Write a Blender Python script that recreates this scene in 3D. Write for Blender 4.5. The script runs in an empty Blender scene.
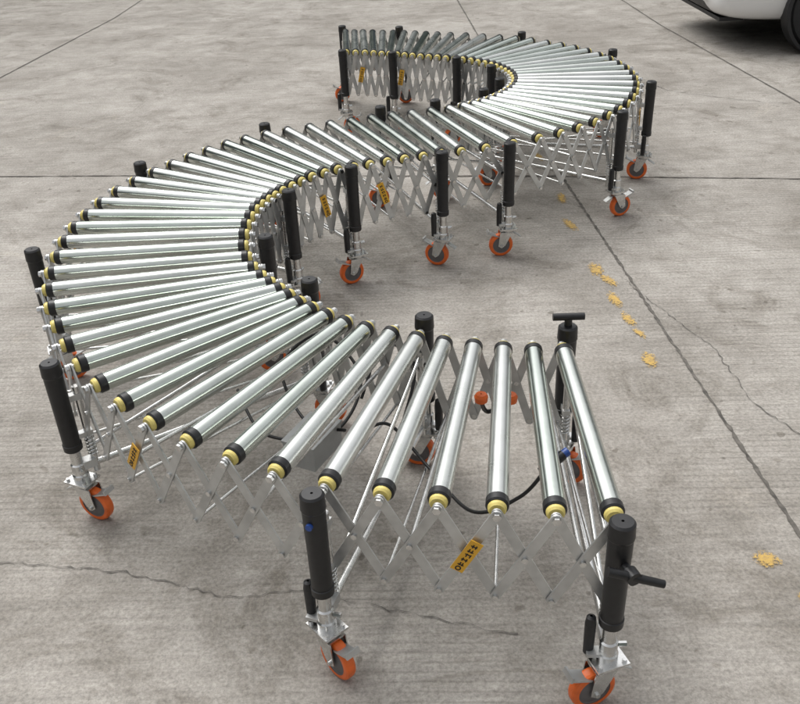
import bpy, math, random
from mathutils import Vector, Matrix
random.seed(7)
S=0.78
V=Vector
scene=bpy.context.scene
# ------------------------------------------------------------ materials
def newmat(name):
    m=bpy.data.materials.new(name); m.use_nodes=True
    nt=m.node_tree; b=nt.nodes['Principled BSDF']
    return m,nt,b
def N(nt,t,**k):
    n=nt.nodes.new(t)
    for a,v in k.items():
        if a in n.inputs.keys(): n.inputs[a].default_value=v
        else: setattr(n,a,v)
    return n
def simple(name,col,rough=.5,metal=0,var=.12,scale=30,bump=.0,coat=0,rvar=.1):
    m,nt,b=newmat(name)
    b.inputs['Metallic'].default_value=metal
    tc=N(nt,'ShaderNodeTexCoord'); no=N(nt,'ShaderNodeTexNoise'); no.inputs['Scale'].default_value=scale; no.inputs['Detail'].default_value=2
    nt.links.new(tc.outputs['Object'],no.inputs['Vector'])
    r=N(nt,'ShaderNodeValToRGB')
    r.color_ramp.elements[0].position=.3;r.color_ramp.elements[1].position=.7
    r.color_ramp.elements[0].color=[c*(1-var) for c in col]+[1]
    r.color_ramp.elements[1].color=[min(1,c*(1+var)) for c in col]+[1]
    nt.links.new(no.outputs['Fac'],r.inputs['Fac']); nt.links.new(r.outputs['Color'],b.inputs['Base Color'])
    mr=N(nt,'ShaderNodeMapRange'); mr.inputs['To Min'].default_value=max(.02,rough-rvar); mr.inputs['To Max'].default_value=rough+rvar
    nt.links.new(no.outputs['Fac'],mr.inputs['Value']); nt.links.new(mr.outputs['Result'],b.inputs['Roughness'])
    if bump:
        bp=N(nt,'ShaderNodeBump'); bp.inputs['Strength'].default_value=bump; bp.inputs['Distance'].default_value=.002
        nt.links.new(no.outputs['Fac'],bp.inputs['Height']); nt.links.new(bp.outputs['Normal'],b.inputs['Normal'])
    if coat: b.inputs['Coat Weight'].default_value=coat
    return m
def tubemat():
    m,nt,b=newmat('zinc_plated_tube'); L_=nt.links.new
    b.inputs['Metallic'].default_value=1
    ge=N(nt,'ShaderNodeNewGeometry'); tc=N(nt,'ShaderNodeTexCoord')
    no=N(nt,'ShaderNodeTexNoise'); no.inputs['Scale'].default_value=6; no.inputs['Detail'].default_value=4; no.inputs['Roughness'].default_value=.7
    L_(tc.outputs['Object'],no.inputs['Vector'])
    r=N(nt,'ShaderNodeValToRGB'); e=r.color_ramp.elements; e[0].position=0;e[1].position=1;e[0].color=(.60,.65,.60,1);e[1].color=(.74,.75,.73,1)
    L_(ge.outputs['Random Per Island'],r.inputs['Fac'])
    r2=N(nt,'ShaderNodeValToRGB'); e=r2.color_ramp.elements; e[0].position=.3;e[1].position=.62;e[0].color=(.84,.85,.83,1);e[1].color=(1,1,1,1)
    L_(no.outputs['Fac'],r2.inputs['Fac'])
    x=N(nt,'ShaderNodeMix',data_type='RGBA',blend_type='MULTIPLY'); x.inputs[0].default_value=1; L_(r.outputs[0],x.inputs[6]); L_(r2.outputs[0],x.inputs[7]); L_(x.outputs[2],b.inputs['Base Color'])
    mr=N(nt,'ShaderNodeMapRange'); mr.inputs['To Min'].default_value=.17; mr.inputs['To Max'].default_value=.27; L_(ge.outputs['Random Per Island'],mr.inputs['Value'])
    a=N(nt,'ShaderNodeMath',operation='MULTIPLY_ADD'); a.inputs[1].default_value=.14; L_(no.outputs['Fac'],a.inputs[0]); L_(mr.outputs[0],a.inputs[2])
    s=N(nt,'ShaderNodeMath',operation='SUBTRACT'); s.inputs[1].default_value=.05; L_(a.outputs[0],s.inputs[0]); L_(s.outputs[0],b.inputs['Roughness'])
    return m
M={}
M['tube']=tubemat()
M['bar']=simple('galvanised_bar',(.54,.545,.54),.42,.75,.16,18,rvar=.08)
M['steel']=simple('bright_steel',(.64,.64,.63),.26,1,.14,40)
M['black']=simple('black_plastic',(.012,.012,.013),.42,0,.3,60,.15)
M['yellow']=simple('yellow_bearing_plastic',(.70,.58,.18),.45,0,.14,60)
M['orange']=simple('orange_polyurethane',(.80,.15,.025),.42,0,.14,30)
M['grey']=simple('grey_hub_plastic',(.14,.13,.13),.5,0,.1,40)
M['label']=simple('label_amber',(.78,.42,.03),.45,0,.07,60)
M['ink']=simple('label_ink',(.02,.015,.01),.5)
M['blue']=simple('blue_plastic',(.02,.07,.30),.4)
M['boxgrey']=simple('painted_grey_box',(.36,.37,.37),.5,.2,.1,20)
# ------------------------------------------------------------ mesh accumulator
class Part:
    def __init__(s,name,mat): s.n=name;s.m=mat;s.v=[];s.f=[];s.s=[]
    def frame(s,ax):
        ax=ax.normalized(); t=V((0,0,1)) if abs(ax.z)<.9 else V((1,0,0))
        u=ax.cross(t).normalized(); w=ax.cross(u).normalized(); return u,w
    def cyl(s,p0,p1,r0,r1=None,seg=16,cap=True):
        p0=V(p0);p1=V(p1); r1=r0 if r1 is None else r1
        u,w=s.frame(p1-p0); b=len(s.v)
        for p,r in((p0,r0),(p1,r1)):
            for k in range(seg):
                a=2*math.pi*k/seg; s.v.append(p+(u*math.cos(a)+w*math.sin(a))*r)
        for k in range(seg):
            k2=(k+1)%seg; s.f.append((b+k,b+k2,b+seg+k2,b+seg+k)); s.s.append(seg>7)
        if cap:
            for p,r,o in((p0,r0,0),(p1,r1,1)):
                if r<1e-5: continue
                c=len(s.v)
                for k in range(seg):
                    a=2*math.pi*k/seg; s.v.append(p+(u*math.cos(a)+w*math.sin(a))*r)
                ids=list(range(c,c+seg)); s.f.append(tuple(ids[::-1] if o==0 else ids)); s.s.append(False)
    def lathe(s,o,ax,prof,seg=18,smooth=False):
        o=V(o);ax=V(ax).normalized()
        for (t0,r0),(t1,r1) in zip(prof,prof[1:]):
            if abs(t0-t1)<1e-7 and abs(r0-r1)<1e-7: continue
            u,w=s.frame(ax); b=len(s.v)
            for t,r in((t0,r0),(t1,r1)):
                for k in range(seg):
                    a=2*math.pi*k/seg; s.v.append(o+ax*t+(u*math.cos(a)+w*math.sin(a))*r)
            for k in range(seg):
                k2=(k+1)%seg; s.f.append((b+k,b+k2,b+seg+k2,b+seg+k)); s.s.append(True)
    def box(s,c,ux,uy,uz):
        c=V(c);b=len(s.v)
        for i in(-1,1):
            for j in(-1,1):
                for k in(-1,1): s.v.append(c+ux*i+uy*j+uz*k)
        for q in((0,1,3,2),(4,6,7,5),(0,4,5,1),(2,3,7,6),(0,2,6,4),(1,5,7,3)):
            s.f.append(tuple(b+i for i in q)); s.s.append(False)
    def bx(s,x0,x1,y0,y1,z0,z1):
        s.box(((x0+x1)/2,(y0+y1)/2,(z0+z1)/2),V(((x1-x0)/2,0,0)),V((0,(y1-y0)/2,0)),V((0,0,(z1-z0)/2)))
    def poly(s,pts,th):
        n=len(pts);b=len(s.v)
        for p in pts: s.v.append(V(p))
        for p in pts: s.v.append(V(p)+th)
        s.f.append(tuple(range(b,b+n))[::-1]);s.s.append(False)
        s.f.append(tuple(range(b+n,b+2*n)));s.s.append(False)
        for i in range(n):
            j=(i+1)%n; s.f.append((b+i,b+j,b+n+j,b+n+i)); s.s.append(False)
    def tubepath(s,pts,r,seg=8):
        for a,c in zip(pts,pts[1:]): s.cyl(a,c,r,seg=seg)
    def build(s,parent=None,recalc=True):
        if not s.v: return None
        me=bpy.data.meshes.new(s.n); me.from_pydata([tuple(v) for v in s.v],[],s.f)
        me.polygons.foreach_set('use_smooth',s.s); me.materials.append(M[s.m]); me.update()
        if recalc:
            import bmesh
            bm=bmesh.new(); bm.from_mesh(me); bmesh.ops.recalc_face_normals(bm,faces=bm.faces); bm.to_mesh(me); bm.free()
        o=bpy.data.objects.new(s.n,me); scene.collection.objects.link(o)
        if parent: o.parent=parent
        return o
def empty(name):
    o=bpy.data.objects.new(name,None); scene.collection.objects.link(o); return o
# ------------------------------------------------------------ conveyor path
near=[(.54,1.75),(.39,1.76),(.24,1.79),(.09,1.83),(-.07,1.87),(-.22,1.93),(-.37,1.99),(-.51,2.07),(-.65,2.16),(-.79,2.26),(-.91,2.38),(-1.02,2.50),(-1.13,2.64),(-1.21,2.79),(-1.29,2.93),(-1.36,3.08),(-1.43,3.25),(-1.48,3.42),(-1.51,3.58),(-1.52,3.75),(-1.52,3.91),(-1.50,4.07),(-1.48,4.23),(-1.43,4.38),(-1.37,4.54),(-1.30,4.67),(-1.24,4.80),(-1.16,4.91),(-1.08,5.02),(-.98,5.12),(-.88,5.20),(-.76,5.27),(-.63,5.33),(-.49,5.38),(-.37,5.42),(-.25,5.47),(-.11,5.52),(.02,5.56),(.13,5.59),(.25,5.62)]
fk={0:(.56,2.59),1:(.46,2.61),2:(.36,2.63),3:(.26,2.64),4:(.15,2.68),5:(.07,2.72),6:(-.03,2.76),7:(-.12,2.81),8:(-.20,2.86),9:(-.28,2.92),10:(-.33,2.98),11:(-.385,3.04),12:(-.43,3.10),13:(-.47,3.155),14:(-.51,3.21),15:(-.56,3.27),16:(-.605,3.345),17:(-.635,3.49),18:(-.67,3.61),19:(-.68,3.73),20:(-.69,3.86),21:(-.69,3.96),23:(-.66,4.12),25:(-.60,4.215),27:(-.51,4.345),29:(-.42,4.465),31:(-.295,4.575),33:(-.12,4.63),35:(.07,4.70),37:(.28,4.76),39:(.50,4.755)}
far=[]
for i in range(40):
    if i in fk: far.append(fk[i])
    else:
        a,b=fk[i-1],fk[i+1]; far.append(((a[0]+b[0])/2,(a[1]+b[1])/2))
mid=[(V((n[0],n[1]))+V((f[0],f[1])))/2 for n,f in zip(near,far)]
dr=[(V((n[0],n[1]))-V((f[0],f[1]))).normalized() for n,f in zip(near,far)]   # far->near
C2=V((.13,6.38)); rin=.77; L=.84
nc=27
for k in range(1,nc+1):
    a=math.radians(-74+ (149)*k/nc)
    e=V((math.cos(a),math.sin(a)))
    mid.append(C2+e*(rin+L/2)); dr.append(-e)
m0=mid[-1].copy(); m1=V((-.34,7.86))
for k in range(1,11):
    t=k/10; mid.append(m0.lerp(m1,t)+V((0,.03*math.sin(math.pi*t))))
    a=math.radians(75+ (92-75)*min(1,t*1.4)); dr.append(-V((math.cos(a),math.sin(a))))
for it in range(2):
    m2=mid[:];d2=dr[:]
    for i in range(1,len(mid)-1):
        m2[i]=mid[i]*.5+(mid[i-1]+mid[i+1])*.25
        d2[i]=(dr[i]*.5+(dr[i-1]+dr[i+1])*.25).normalized()
    mid,dr=m2,d2
n=len(mid)
# ------------------------------------------------------------ conveyor
conv=empty('flexible_roller_conveyor')
P={}
def part(name,mat):
    if name not in P: P[name]=Part(name,mat)
    return P[name]
ZR=.635; RR=.0305
tubes=part('roller_tubes','tube');caps=part('roller_black_end_rings','black');hubs=part('roller_yellow_bearings','yellow')
bars=part('scissor_lattice_bars','bar');bolts=part('lattice_bolts','steel');rods=part('cross_rods','steel')
def v3(p,z): return V((p.x,p.y,z))
for i in range(n):
    d=v3(dr[i],0); c=v3(mid[i],ZR+random.uniform(-.002,.002))
    d=(d+V((-d.y,d.x,0))*random.uniform(-.004,.004)).normalized()
    h=.392+random.uniform(-.002,.002)
    tubes.cyl(c-d*h,c+d*h,RR,seg=40,cap=False)
    for sg in(-1,1):
        e=d*sg
        caps.lathe(c+e*h,e,[(-.001,RR+.0005),(-.001,RR+.0015),(.022,RR+.0015),(.027,RR-.003),(.027,.01)],24)
        hubs.lathe(c+e*h,e,[(.026,.026),(.036,.0255),(.043,.021),(.043,.008)],20)
        bolts.cyl(c+e*(h+.04),c+e*(h+.052),.009,seg=8)
        bolts.cyl(c+e*(h+.058),c+e*(h+.072),.012,seg=6)
Lb=.335
def barpiece(a,b,nrm,w=.0145,th=.003):
    ax=(b-a); l=ax.length; ax.normalize(); up=nrm.cross(ax).normalized(); nn=ax.cross(up).normalized()
    bars.box((a+b)/2,ax*(l/2),up*w,nn*th)
    for p in(a,b): bars.cyl(p-nn*th*.98,p+nn*th*.98,w,seg=12)
side_pts={}
for sg in(1,-1):
    off=.392+.055
    top=[v3(mid[i],ZR)+v3(dr[i],0)*sg*off for i in range(n)]
    nr=[v3(dr[i],0)*sg for i in range(n)]
    hs=[]
    for i in range(n):
        ws=[]
        if i>0: ws.append((top[i]-top[i-1]).length)
        if i<n-1: ws.append((top[i]-top[i+1]).length)
        w=sum(ws)/len(ws); hs.append(math.sqrt(max(.01,Lb*Lb-w*w)))
    bot=[top[i]-V((0,0,hs[i])) for i in range(n)]
    side_pts[sg]=(top,bot,nr)
    for i in range(n-1):
        m=((nr[i]+nr[i+1])/2).normalized()
        barpiece(top[i]+m*.004,bot[i+1]+m*.004,m)
        barpiece(bot[i]-m*.004,top[i+1]-m*.004,m)
        x=(top[i]+bot[i+1]+bot[i]+top[i+1])/4
        bolts.cyl(x-m*.008,x+m*.014,.009,seg=10)
    for i in range(n):
        bolts.cyl(bot[i]-nr[i]*.008,bot[i]+nr[i]*.014,.009,seg=8)
for i in range(0,n):
    a=side_pts[1][1][i];b=side_pts[-1][1][i]
    if i%2==0: rods.cyl(a,b,.006,seg=10,cap=False)
for i in range(0,n-1,3):
    a=sum((side_pts[1][q][j] for q in(0,1) for j in(i,i+1)),V((0,0,0)))/4
    b=sum((side_pts[-1][q][j] for q in(0,1) for j in(i,i+1)),V((0,0,0)))/4
    rods.cyl(a,b,.008,seg=10,cap=False)
# labels
lab=part('brand_labels','label');ink=part('label_print','ink')
def label(sg,i):
    top,bot,nr=side_pts[sg]; m=((nr[i]+nr[i+1])/2).normalized()
    a,b=(top[i],bot[i+1]) 
    o=m*.0085
    ax=(a-b).normalized(); up=m.cross(ax).normalized(); c=a.lerp(b,.5)+o+m*.008
    lab.box(c,ax*.062,up*.019,m*.0012)
    for k in range(5):
        cc=c+ax*(-.032+.019*k)+m*.0018
        ink.box(cc+up*(.003+.002*(k%2)),ax*.0062,up*.0018,m*.0006); ink.box(cc-up*(.004+.002*(k%3)),ax*.0062,up*.0016,m*.0006); ink.box(cc+ax*.003*((k%3)-1),ax*.0014,up*.009,m*.0009)
    ink.lathe(c-ax*.05+m*.0014,m,[(0,.009),(.0008,.009),(.0008,.005)],12)
for sg,i in((1,2),(1,9),(-1,29),(-1,33),(-1,48),(1,74),(1,69),(1,20)): label(sg,i)
# legs
sleeve=part('leg_black_sleeves','black');chrome=part('leg_chrome_tubes','steel');brk=part('leg_brackets','bar')
wheel=part('caster_orange_treads','orange');whub=part('caster_wheel_hubs','grey');fork=part('caster_forks','steel')
brake=part('caster_brake_pedals','bar');knob=part('black_levers_and_knobs','black')
blue=part('blue_caps','blue')
def caster(p,ang):
    f=V((math.cos(ang),math.sin(ang),0)); sd=V((-f.y,f.x,0)); up=V((0,0,1))
    base=V((p.x,p.y,0))
    fork.box(base+up*.172,f*.05,sd*.042,up*.004)
    for a in(-1,1):
        for b in(-1,1): bolts.cyl(base+f*.038*a+sd*.03*b+up*.176,base+f*.038*a+sd*.03*b+up*.186,.007,seg=6)
    fork.lathe(base,up,[(.168,.036),(.156,.036),(.15,.03),(.15,.005)],20)
    wc=base+f*-.040+up*.07
    fork.box(base-f*.012+up*.149,f*.034,sd*.03,up*.003)
    for sg in(-1,1):
        q=sd*sg*.027
        pts=[base+f*.022+up*.151+q, base-f*.050+up*.151+q, wc-f*.02+q, wc-up*.014+q, wc+f*.02+q]
        fork.poly(pts,sd*sg*.004)
    R=.07;w=.018
    wheel.lathe(wc,sd,[(-w,.05),(-w,.062),(-w*.85,.067),(-w*.5,R),(w*.5,R),(w*.85,.067),(w,.062),(w,.05)],32)
    whub.lathe(wc,sd,[(-w+.001,.052),(-w+.004,.046),(-w-.002,.02),(-w-.002,.0)],24)
    whub.lathe(wc,sd,[(w-.001,.052),(w-.004,.046),(w+.002,.02),(w+.002,.0)],24)
    fork.cyl(wc-sd*.037,wc+sd*.037,.008,seg=8)
    ax=(f*-.9+up*.35).normalized(); n2=sd.cross(ax).normalized()
    c=base-f*.085+up*.135
    brake.box(c,ax*.034,sd*.022,n2*.003)
    brake.box(c+ax*.036+up*.006,ax*.004,sd*.024,n2*.009)
    brake.box(base+f*.052+up*.13,(f*.8-up*.5).normalized()*.026,sd*.018,V((0,0,1)).cross(sd).normalized()*.003)
def leg(p,inward,ang,T=False,bl=False,tall=0):
    up=V((0,0,1)); b=V((p.x,p.y,0)); tg=up.cross(inward).normalized()
    zt=ZR+.045+tall; zb=zt-.37
    sleeve.lathe(b,up,[(zt,.004),(zt,.028),(zt-.006,.034),(zt-.05,.036),(zt-.056,.0335),(zt-.2,.032),(zb+.03,.0315),(zb+.028,.0345),(zb+.004,.034),(zb,.030),(zb,.01)],20)
    chrome.cyl(b+up*.2,b+up*(zb+.01),.0205,seg=20)
    chrome.lathe(b,up,[(.176,.03),(.2,.03),(.205,.026),(.245,.026),(.25,.02)],20)
    brk.box(b+up*.235+inward*.03,inward*.035,tg*.02,up*.016)
    bolts.cyl(b+up*.23-tg*.026,b+up*.23-tg*.05,.008,seg=6)
    q=b+inward*.062
    chrome.cyl(q+up*.19,q+up*.56,.0125,seg=14)
    brk.box(b+inward*.04+up*.52,inward*.04,tg*.013,up*.012)
    brk.box(b+inward*.04+up*.36,inward*.04,tg*.013,up*.010)
    pts=[];
    for k in range(49):
        a=k*math.pi/4; pts.append(q+V((math.cos(a)*.017,math.sin(a)*.017,.26+k*.0019)))
    chrome.tubepath(pts,.0026,5)
    s=b+tg*.052+inward*.012
    knob.lathe(s,up,[(.19,.006),(.19,.015),(.30,.0165),(.325,.013),(.33,.004)],12)
    brk.box(b+tg*.03+up*.2,tg*.03,inward*.016,up*.006)
    caster(b,ang)
    if T==1:
        z=zt-.13; o=(-inward-tg*.35).normalized()
        knob.cyl(b+up*z,b+up*z+o*.065,.014,seg=12)
        h0=b+up*z+o*.07-tg*.0; dd=(-tg*.88+up*-.30).normalized()
        knob.cyl(h0-dd*.07,h0+dd*.085,.013,.011,seg=12); knob.lathe(h0-o*.02,o,[(0,.012),(0,.021),(.03,.020),(.03,.002)],14)
    elif T==2:
        knob.cyl(b+up*(zt-.01),b+up*(zt+.03),.014,seg=12)
        knob.cyl(b+up*(zt+.035)-tg*.055,b+up*(zt+.035)+tg*.055,.013,seg=12)
    if bl:
        blue.cyl(b+up*(zt-.09)-inward*.03,b+up*(zt-.09)-inward*.042,.010,seg=10)
frames=[(0.0,0,1,2),(5.03,0,0,0),(12,0,0,0),(18,0,0,0),(25,0,0,0),(31.3,0,0,0),(36.7,0,0,0),(39.6,0,0,0),(45,0,0,0),(49.6,0,0,0),(55.8,0,0,0),(62,0,0,0),(70.5,0,0,0),(n-1.0,0,0,0)]
for fi,(idx,_,tn,tf) in enumerate(frames):
    i=min(int(idx),n-2);t=idx-i
    m=mid[i].lerp(mid[i+1],t); d=(dr[i]*(1-t)+dr[i+1]*t).normalized()
    sh=V((0,0)); shf=V((0,0))
    if fi==0: sh=V((.003,.012)); shf=V((.03,0))
    elif fi==1: sh=V((0,-.012))
    elif fi==len(frames)-1: sh=shf=V((-.03,0))
    pn=m+d*.51+sh; pf=m-d*.51+shf
    inn=v3(-d,0)
    a1=random.choice((0,math.pi))+random.uniform(-.6,.6);a2=random.choice((0,math.pi))+random.uniform(-.6,.6)
    if fi==0:a1=math.radians(18);a2=math.radians(150)
    if fi==1:a1=math.radians(130)
    if fi==2:a1=math.radians(155)
    leg(pn,inn,a1,tn,fi in(1,)); leg(pf,-inn,a2,tf)
    A=v3(pn,.225);B=v3(pf,.225)
    chrome.cyl(A,B,.0125,seg=14)
    chrome.cyl(v3(pn,.30)-v3(d,0)*.062,v3(pf,.54)+v3(d,0)*.062,.008,seg=10)
    if fi in(0,len(frames)-1):
        chrome.cyl(v3(pn,.50)-v3(d,0)*.05,v3(pf,.50)+v3(d,0)*.05,.011,seg=12)
cb=part('control_box','boxgrey')
cen=v3(mid[7],.40); d=v3(dr[7],0); tg=V((0,0,1)).cross(d)
cb.box(cen,d*.09,tg*.06,V((0,0,.045)))
cb.box(cen+V((0,0,.048)),d*.094,tg*.064,V((0,0,.004)))
cable=part('power_cables','black')
def cab(ks,r=.006,st=14):
    pts=[];ks=[V(k) for k in ks]
    for a in range(len(ks)-1):
        p0=ks[max(a-1,0)];p1=ks[a];p2=ks[a+1];p3=ks[min(a+2,len(ks)-1)]
        for j in range(st):
            t=j/st; pts.append(.5*((2*p1)+(p2-p0)*t+(2*p0-5*p1+4*p2-p3)*t*t+(3*p1-p0-3*p2+p3)*t**3))
    pts.append(ks[-1]); cable.tubepath(pts,r,8)
cab([(.42,2.05,.56),(.34,2.05,.45),(.2,2.1,.36),(.08,2.35,.34),(-.05,2.5,.42),(-.15,2.45,.42)])
cab([(-.2,2.45,.44),(-.35,2.6,.38),(-.45,2.85,.46),(-.3,2.95,.54),(-.15,2.75,.46),(-.25,2.55,.36),(-.5,2.6,.33),(-.62,2.8,.4)])
cab([(.0,2.6,.36),(.05,2.75,.5),(-.06,2.85,.54),(-.15,2.7,.4)])
knob.cyl((.40,2.04,.55),(.47,2.08,.58),.016,seg=12); blue.cyl((.47,2.08,.58),(.485,2.088,.586),.014,seg=12)
for k,(x,y) in enumerate(((.27,2.5),(.37,2.49))):
    part('orange_knobs','orange').lathe((x,y,.50),(0,0,1),[(0,.01),(0,.022),(.02,.024),(.03,.018),(.03,.003)],14)
cab([(.27,2.5,.5),(.3,2.55,.42),(.37,2.49,.5)],.008)
for p in P.values(): p.build(conv)
# ------------------------------------------------------------ ground
def ground_mat():
    m,nt,b=newmat('concrete_pavement'); L_=nt.links.new
    tc=N(nt,'ShaderNodeTexCoord'); co=tc.outputs['Object']
    def noise(sc,det=3,rough=.6,vec=None,dist=0):
        q=N(nt,'ShaderNodeTexNoise'); q.inputs['Scale'].default_value=sc;q.inputs['Detail'].default_value=det;q.inputs['Roughness'].default_value=rough;q.inputs['Distortion'].default_value=dist
        L_(vec or co,q.inputs['Vector']); return q.outputs['Fac']
    def ramp(f,p0,c0,p1,c1):
        r=N(nt,'ShaderNodeValToRGB');e=r.color_ramp.elements;e[0].position=p0;e[1].position=p1;e[0].color=(*c0,1);e[1].color=(*c1,1);L_(f,r.inputs['Fac']);return r.outputs['Color']
    def mul(a,c,fac=1,mode='MULTIPLY'):
        x=N(nt,'ShaderNodeMix',data_type='RGBA',blend_type=mode);x.inputs[0].default_value=fac;L_(a,x.inputs[6]);L_(c,x.inputs[7]);return x.outputs[2]
    base=ramp(noise(.9,6,.7,dist=.6),.36,(.298,.275,.246),.64,(.425,.400,.366))
    med=noise(4.5,7,.75)
    base=mul(base,ramp(med,.34,(.76,.75,.73),.64,(1.08,1.08,1.08)))
    fine=noise(90,3,.8)
    base=mul(base,ramp(fine,.34,(.70,.70,.70),.62,(1.13,1.13,1.13)))
    mp=N(nt,'ShaderNodeMapping'); mp.inputs['Rotation'].default_value=(0,0,math.radians(2)); mp.inputs['Scale'].default_value=(1.6,50,1); L_(co,mp.inputs['Vector'])
    bl=noise(1.0,4,.65,vec=mp.outputs['Vector'])
    base=mul(base,ramp(bl,.36,(.76,.76,.76),.58,(1.06,1.06,1.06)),.5)
    wv=N(nt,'ShaderNodeTexWave',wave_type='BANDS',bands_direction='Y'); wv.inputs['Scale'].default_value=11.0; wv.inputs['Distortion'].default_value=1.2; wv.inputs['Detail'].default_value=2; wv.inputs['Detail Scale'].default_value=.6
    mp3=N(nt,'ShaderNodeMapping'); mp3.inputs['Rotation'].default_value=(0,0,math.radians(3)); L_(co,mp3.inputs['Vector']); L_(mp3.outputs['Vector'],wv.inputs['Vector'])
    gm=ramp(wv.outputs['Fac'],.0,(.74,.74,.73),.22,(1,1,1))
    patch=ramp(noise(1.1,3,.6),.42,(0,0,0),.62,(.8,.8,.8))
    x=N(nt,'ShaderNodeMix',data_type='RGBA',blend_type='MULTIPLY'); L_(patch,x.inputs[0]); L_(base,x.inputs[6]); L_(gm,x.inputs[7]); base=x.outputs[2]
    st=ramp(noise(1.9,7,.78,dist=1.5),.51,(1,1,1),.68,(.62,.60,.57)); base=mul(base,st)
    st=ramp(noise(9,2,.5,dist=.3),.69,(1,1,1),.74,(.58,.56,.53)); base=mul(base,st,.7)
    st=ramp(noise(17,1,.5),.73,(1,1,1),.76,(.55,.53,.5)); base=mul(base,st,.8)
    st=ramp(noise(.7,5,.8,dist=2.5),.60,(1,1,1),.66,(1.12,1.11,1.09)); base=mul(base,st)
    L_(base,b.inputs['Base Color']); b.inputs['Roughness'].default_value=.8
    b.inputs['Specular IOR Level'].default_value=.35
    ad=N(nt,'ShaderNodeMath',operation='ADD'); L_(bl,ad.inputs[0]); L_(fine,ad.inputs[1])
    bp=N(nt,'ShaderNodeBump'); bp.inputs['Strength'].default_value=.4; bp.inputs['Distance'].default_value=.003
    L_(ad.outputs[0],bp.inputs['Height']); L_(bp.outputs['Normal'],b.inputs['Normal'])
    return m
M['ground']=ground_mat()
M['joint']=simple('joint_filler',(.11,.10,.088),.9,0,.5,30)
M['crack']=simple('crack_dark',(.13,.12,.108),.9,0,.5,60)
g=Part('ground','ground'); g.v=[V((-250,-250,0)),V((250,-250,0)),V((250,250,0)),V((-250,250,0))];g.f=[(0,1,2,3)];g.s=[False]; g.build()
def strip(part_,pts,w,z,step=.12,jit=.3,wob=.003):
    P2=[V(p) for p in pts]; out=[]
    for a,c in zip(P2,P2[1:]):
        k=max(1,int((c-a).length/step))
        for j in range(k): out.append(a.lerp(c,j/k))
    out.append(P2[-1]); b=len(part_.v); m=len(out)
    for i,p in enumerate(out):
        t=(out[min(i+1,m-1)]-out[max(i-1,0)]).normalized(); nn=V((-t.y,t.x)); c=p+nn*random.uniform(-wob,wob)
        ww=w*random.uniform(1-jit,1+jit)
        part_.v.append(V((c.x+nn.x*ww,c.y+nn.y*ww,z))); part_.v.append(V((c.x-nn.x*ww,c.y-nn.y*ww,z)))
    for i in range(m-1): part_.f.append((b+2*i,b+2*i+1,b+2*i+3,b+2*i+2)); part_.s.append(False)
jt=Part('pavement_expansion_joints','joint')
strip(jt,[(.6,40),(1.13,10.5),(1.22,6.06)],.009,.004,.05,.5)
strip(jt,[(1.22,6.05),(1.385,2.2),(1.42,0),(1.5,-6)],.0068,.004,.03,.55)
strip(jt,[(-20,8.9),(-3.03,6.62),(-1.84,6.48),(1.21,6.05),(2.81,5.78),(20,3.2)],.008,.0045,.05,.5)
strip(jt,[(-3.2,40),(-3.89,13.48),(-4.27,10),(-4.45,6.83)],.009,.004)
strip(jt,[(2.9,40),(3.36,11.2),(3.58,7.6),(3.7,5.65)],.009,.004)
jt.build()
ck=Part('pavement_cracks','crack')
def crack(pts,w): strip(ck,pts,w,.0048,.025,.9,.009)
crack([(-2.2,2.42),(-1.46,2.35),(-1.02,2.28),(-.80,2.2),(-.61,2.13),(-.38,2.15),(0,2.02),(.33,1.92)],.0016)
crack([(1.25,4.4),(1.33,4.1),(1.5,3.6),(1.52,3.1),(1.66,2.8),(1.7,2.4)],.0015)
crack([(1.9,9.5),(2.4,8.9),(2.6,8.2),(3.1,7.8),(3.5,7.6)],.0025)
ck.build()
def ym():
    m,nt,b=newmat('worn_yellow_paint'); L_=nt.links.new
    tc=N(nt,'ShaderNodeTexCoord')
    def nz(s,d):
        q=N(nt,'ShaderNodeTexNoise'); q.inputs['Scale'].default_value=s; q.inputs['Detail'].default_value=d;q.inputs['Roughness'].default_value=.75
        L_(tc.outputs['Object'],q.inputs['Vector']); return q
    q=nz(110,4)
    r=N(nt,'ShaderNodeValToRGB');e=r.color_ramp.elements;e[0].position=.40;e[1].position=.6;e[0].color=(.42,.29,.12,1);e[1].color=(.60,.39,.10,1)
    L_(q.outputs['Fac'],r.inputs['Fac']);L_(r.outputs['Color'],b.inputs['Base Color']);b.inputs['Roughness'].default_value=.8
    uv=N(nt,'ShaderNodeUVMap'); ln=N(nt,'ShaderNodeVectorMath',operation='LENGTH'); L_(uv.outputs[0],ln.inputs[0])
    a=N(nt,'ShaderNodeMath',operation='MULTIPLY_ADD'); a.inputs[1].default_value=-.34; a.inputs[2].default_value=.34; L_(ln.outputs['Value'],a.inputs[0])
    ad=N(nt,'ShaderNodeMath',operation='ADD'); L_(a.outputs[0],ad.inputs[0]); L_(q.outputs['Fac'],ad.inputs[1])
    mr=N(nt,'ShaderNodeMapRange'); mr.inputs['From Min'].default_value=.54; mr.inputs['From Max'].default_value=.68; mr.inputs['To Max'].default_value=.9; L_(ad.outputs[0],mr.inputs['Value'])
    L_(mr.outputs['Result'],b.inputs['Alpha'])
    return m
M['ypaint']=ym()
yv=[];yf=[];yuv=[]
def blob(x,y,rx,ry,rot=0):
    b=len(yv)
    pts=[(0,0)]+[(math.cos(2*math.pi*i/24),math.sin(2*math.pi*i/24)) for i in range(24)]
    for px,py in pts:
        qx=px*rx;qy=py*ry
        yv.append((x+qx*math.cos(rot)-qy*math.sin(rot),y+qx*math.sin(rot)+qy*math.cos(rot),.0055)); yuv.append((px,py))
    for i in range(24): yf.append((b,b+1+i,b+1+(i+1)%24))
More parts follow.
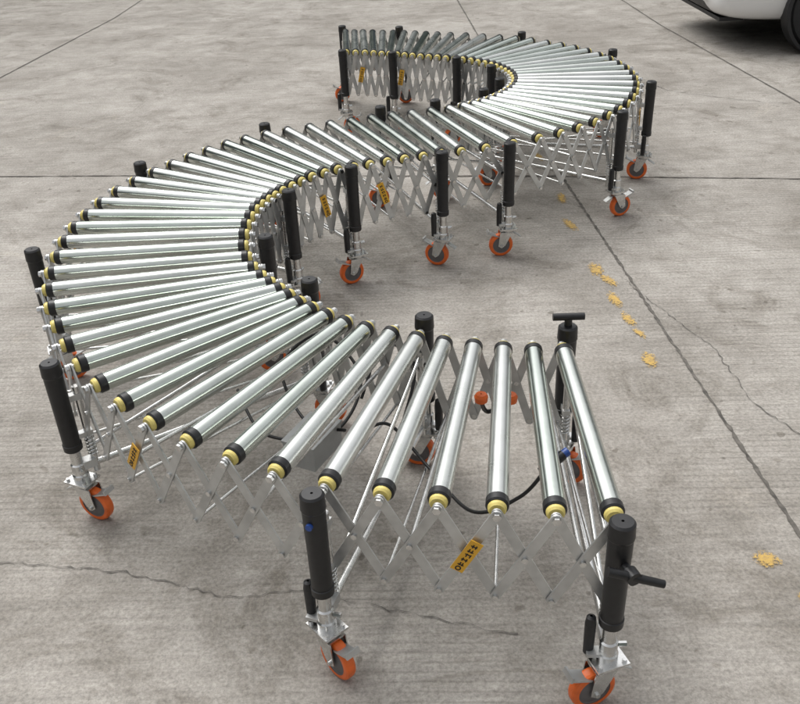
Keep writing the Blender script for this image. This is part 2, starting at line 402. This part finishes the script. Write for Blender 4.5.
for x,y,rx,ry in((1.14,5.62,.035,.11),(1.11,5.16,.035,.12),(1.13,4.50,.045,.10),(1.17,4.36,.035,.09),(1.15,4.13,.035,.10),(1.17,3.91,.03,.09),(1.19,3.76,.025,.06),(1.17,3.51,.04,.08),(1.22,2.19,.05,.045),(1.29,1.98,.04,.07),(1.12,6.5,.035,.12)): blob(x,y,rx,ry,random.uniform(-.1,.3))
me=bpy.data.meshes.new('yellow_paint_marks');me.from_pydata(yv,[],yf);ul=me.uv_layers.new(name='UVMap')
for lp in me.loops: ul.data[lp.index].uv=yuv[lp.vertex_index]
me.materials.append(M['ypaint']);o=bpy.data.objects.new('yellow_paint_marks',me);scene.collection.objects.link(o)
# ------------------------------------------------------------ car (SUV), pointing -x
M['carwhite']=simple('white_car_paint',(.80,.80,.80),.25,0,.02,3,coat=.6,rvar=.02)
M['glass']=simple('dark_glass',(.02,.025,.03),.08,0,.1,3,rvar=.02)
M['rubber']=simple('tyre_rubber',(.02,.02,.021),.75,0,.2,40)
M['rim']=simple('alloy_rim',(.45,.46,.47),.3,1)
M['trim']=simple('black_trim',(.018,.018,.02),.5)
M['lamp']=simple('headlamp_lens',(.55,.58,.6),.12,.2,rvar=.02)
def build_car(x0,yc):
    car=empty('parked_car'); k=1/S
    st=[(0.00,.62,.32,.62,.70,.50),(.08,.76,.25,.72,.84,.62),(.30,.86,.22,.82,.93,.72),(.70,.91,.22,.92,1.0,.78),(1.15,.92,.22,.98,1.06,.80),(1.55,.92,.22,1.0,1.32,.70),(2.0,.92,.22,1.01,1.60,.64),(2.7,.92,.22,1.02,1.66,.64),(3.5,.92,.22,1.03,1.62,.62),(4.0,.91,.23,1.04,1.5,.60),(4.35,.86,.30,1.0,1.12,.66),(4.5,.72,.40,.85,.98,.55)]
    v=[];f=[];mi=[]
    for (x,w,zb,zm,zt,wt) in st:
        half=[(0,zb),(w*.8,zb),(w*.97,zb+.06),(w,(zb+zm)/2),(w*.985,zm-.04),(w*.95,zm),(wt+ (w*.95-wt)*.15,zt-(zt-zm)*.2),(wt*.9,zt),(0,zt+.03)]
        ring=[(a,b) for a,b in half]+[(-a,b) for a,b in half[-2:0:-1]]
        ns=len(ring)
        for a,b in ring: v.append(V(((x)*k+x0,yc-a*k,b*k)))
    for i in range(len(st)-1):
        for j in range(ns):
            j2=(j+1)%ns; f.append((i*ns+j,i*ns+j2,(i+1)*ns+j2,(i+1)*ns+j))
            glass= (j in(5,10)) and 4<=i<=8
            if j in(6,9,7,8) and i in(4,5): glass= True
            mi.append(1 if glass else (2 if j in(0,15) else 0))
    f.append(tuple(range(ns))[::-1]);mi.append(0); f.append(tuple(range((len(st)-1)*ns,len(st)*ns)));mi.append(0)
    me=bpy.data.meshes.new('body');me.from_pydata([tuple(q) for q in v],[],f)
    for nm in('carwhite','glass','trim'): me.materials.append(M[nm])
    me.polygons.foreach_set('material_index',mi); me.polygons.foreach_set('use_smooth',[True]*len(f))
    o=bpy.data.objects.new('body',me);scene.collection.objects.link(o);o.parent=car
    md=o.modifiers.new('s','SUBSURF');md.levels=2;md.render_levels=2
    ty=Part('tyres','rubber');rm=Part('wheel_rims','rim');tr=Part('black_lower_trim','trim');lp=Part('headlamps','lamp')
    for wx in(.88,3.6):
        for sg in(-1,1):
            c=V((x0+wx*k,yc+sg*.80*k,.335*k)); ax=V((0,sg,0))
            ty.lathe(c,ax,[(-.1*k,.2*k),(-.1*k,.32*k),(-.07*k,.335*k),(.08*k,.335*k),(.105*k,.315*k),(.112*k,.27*k),(.105*k,.225*k),(.08*k,.22*k)],40)
            rm.lathe(c,ax,[(.105*k,.228*k),(.09*k,.215*k),(.05*k,.2*k),(.05*k,.0)],40)
            for q in range(5):
                a=q*2*math.pi/5; dd=V((math.cos(a),0,math.sin(a)))
                tg2=ax.cross(dd); rm.box(c+ax*.08*k+dd*.11*k,dd*.11*k,tg2*.028*k,ax*.014*k)
            tr.lathe(c,ax,[(.0,.375*k),(.122*k,.375*k),(.130*k,.370*k),(.130*k,.345*k),(.02*k,.345*k),(.02*k,.1*k)],40)
    tr.box(V((x0+.03*k,yc,.44*k)),V((.04*k,0,0)),V((0,.46*k,0)),V((0,0,.06*k)))
    tr.box(V((x0+.20*k,yc,.232*k)),V((.1*k,0,0)),V((0,.56*k,0)),V((0,0,.015*k)))
    tr.box(V((x0+.035*k,yc,.60*k)),V((.035*k,0,0)),V((0,.36*k,0)),V((0,0,.05*k)))
    for sg in(-1,1):
        tr.box(V((x0+.15*k,yc+sg*.68*k,.42*k)),V((.07*k,sg*.05*k,0)),V((-.01*k,.05*k*sg,0)),V((0,0,.035*k)))
        lp.box(V((x0+.20*k,yc+sg*.70*k,.70*k)),V((.10*k,sg*.04*k,.02*k)),V((-.02*k,.06*k*sg,0)),V((0,0,.05*k)))
        tr.box(V((x0+2.2*k,yc+sg*.915*k,.27*k)),V((.85*k,0,0)),V((0,.02*k,0)),V((0,0,.05*k)))
        Pm=Part('mirror','carwhite')
        Pm.box(V((x0+1.5*k,yc+sg*1.0*k,1.06*k)),V((.06*k,0,0)),V((0,.09*k,0)),V((0,0,.06*k))); Pm.build(car)
    for q in(ty,rm,tr,lp): q.build(car)
build_car(3.45,10.55)
# ------------------------------------------------------------ unseen buildings and trees, added for the rollers to reflect
M['cladding']=simple('painted_cladding',(.10,.13,.115),.5,0,.12,.6)
M['wallbase']=simple('rendered_wall',(.22,.21,.20),.8,0,.15,1.5)
M['win']=simple('window_glass',(.02,.03,.035),.1,0,.1,1,rvar=.03)
M['doorm']=simple('roller_door',(.07,.10,.15),.5,.2,.1,1)
M['roof']=simple('roof_sheet',(.10,.11,.12),.5,.3,.1,1)
def reflection_warehouse(cx,cy,rotz,length,depth,hgt):  # invented building outside the frame, added to put dark bands in roller reflections
    e=empty('added_reflection_warehouse')
    wl=Part('walls','cladding');bs=Part('plinth_wall','wallbase');wi=Part('windows','win');do=Part('doors','doorm');rf=Part('roof','roof')
    l=length/2
    wl.bx(-l,l,0,depth,1.2,hgt); bs.bx(-l-.05,l+.05,-.05,depth+.05,0,1.2)
    k=int(length/6)
    for i in range(k):
        x=-l+3+i*6
        wl.bx(x-3.08,x-2.92,-.12,0,1.2,hgt-.003)
        if i%3==1: do.bx(x-2,x+2,-.09,-.051,0.01,4.6); wl.bx(x-2.2,x+2.2,-.9,0,4.75,4.9)
        else: wi.bx(x-2,x+2,-.04,0,2.0,3.6)
        wi.bx(x-2,x+2,-.04,0,6.0,7.2)
        for q in(-1,0,1): wl.bx(x+q-.04,x+q+.04,-.07,-.041,6.0,7.2)
    rf.poly([(-l-.5,-.5,hgt),(-l-.5,depth+.5,hgt),(-l-.5,depth/2,hgt+2.2)],V((length+1,0,0)))
    for q in(wl,bs,wi,do,rf):
        o=q.build(e)
    e.rotation_euler=(0,0,rotz); e.location=(cx,cy,0)
reflection_warehouse(-19,6,math.radians(90),42,18,11)
reflection_warehouse(2,-17,math.radians(180),42,16,9)
reflection_warehouse(2,30,0,54,18,13)
M['leaf']=simple('foliage',(.05,.085,.03),.6,0,.5,.8)
M['bark']=simple('bark',(.10,.075,.05),.9,0,.3,4)
def reflection_tree(x,y,h):  # invented tree outside the frame, added as a dark mass for roller reflections
    e=empty('added_reflection_tree'); tk=Part('trunk_and_limbs','bark'); lf=Part('foliage','leaf')
    o=V((x,y,0)); tk.cyl(o,o+V((.1,.05,h*.45)),.28,.18,10); tk.cyl(o+V((.1,.05,h*.44)),o+V((0,0,h*.8)),.18,.06,8)
    clumps=[]
    for k in range(16):
        a=random.uniform(0,6.28);zz=random.uniform(.4,.98);r=random.uniform(.5,1)*h*.33*math.sin(math.pi*min(.95,(zz-.25)/.8))
        c=o+V((math.cos(a)*r,math.sin(a)*r,zz*h)); clumps.append((c,random.uniform(.9,1.6)))
        tk.cyl(o+V((.05,.02,h*min(.7,zz*.75))),c,.07,.02,6)
    for c,R_ in clumps:
        for k in range(60):
            d=V((random.gauss(0,1),random.gauss(0,1),random.gauss(0,.8))).normalized()*R_*random.uniform(.4,1.05)
            p=c+d; u=V((random.gauss(0,1),random.gauss(0,1),random.gauss(0,1))).normalized(); w_=u.orthogonal().normalized(); s_=random.uniform(.14,.3)
            b=len(lf.v); lf.v+= [p+u*s_,p+w_*s_*.7,p-u*s_,p-w_*s_*.7]; lf.f.append((b,b+1,b+2,b+3)); lf.s.append(False)
    tk.build(e); lf.build(e,False)
for i in range(5): reflection_tree(17+random.uniform(-1,1.5),-6+i*6.5+random.uniform(-.8,.8),random.uniform(8.5,11))
# ------------------------------------------------------------ light
w=bpy.data.worlds.new('World');scene.world=w;w.use_nodes=True;nt=w.node_tree
bg=nt.nodes['Background'];sky=nt.nodes.new('ShaderNodeTexSky');sky.sky_type='NISHITA';sky.sun_disc=False
EL=math.radians(60);AZ=math.radians(-35)
sky.sun_elevation=EL;sky.sun_rotation=AZ;sky.air_density=1.0;sky.dust_density=4.0;sky.ozone_density=1
hs=nt.nodes.new('ShaderNodeHueSaturation');hs.inputs['Saturation'].default_value=.10;hs.inputs['Value'].default_value=1.5
nt.links.new(sky.outputs[0],hs.inputs['Color']);nt.links.new(hs.outputs[0],bg.inputs['Color']);bg.inputs['Strength'].default_value=.15
sd=bpy.data.lights.new('sun','SUN');sd.energy=1.1;sd.angle=math.radians(38);sd.color=(1,.97,.92)
so=bpy.data.objects.new('sun',sd);scene.collection.objects.link(so)
dirv=V((math.sin(AZ)*math.cos(EL),math.cos(AZ)*math.cos(EL),math.sin(EL)))
so.rotation_euler=dirv.to_track_quat('Z','Y').to_euler()
so.location=dirv*20
# ------------------------------------------------------------ camera
p=.537209;r=-.046383
Rv=V((1,0,0));U=V((0,math.sin(p),math.cos(p)));F=V((0,math.cos(p),-math.sin(p)))
right=Rv*math.cos(r)+U*math.sin(r);upv=-Rv*math.sin(r)+U*math.cos(r)
cd=bpy.data.cameras.new('camera');cd.sensor_width=36;cd.lens=880/800*36;cd.clip_end=2000;cd.clip_start=.05
co=bpy.data.objects.new('camera',cd);scene.collection.objects.link(co)
mt=Matrix((right,upv,-F)).transposed().to_4x4();co.rotation_euler=mt.to_euler();co.location=(0,0,2.2)
scene.camera=co
# ------------------------------------------------------------ real-world scale
for me in bpy.data.meshes: me.transform(Matrix.Scale(S,4))
for o in bpy.data.objects: o.location=o.location*S
scene.view_settings.view_transform='Standard';scene.view_settings.look='None';scene.view_settings.exposure=0
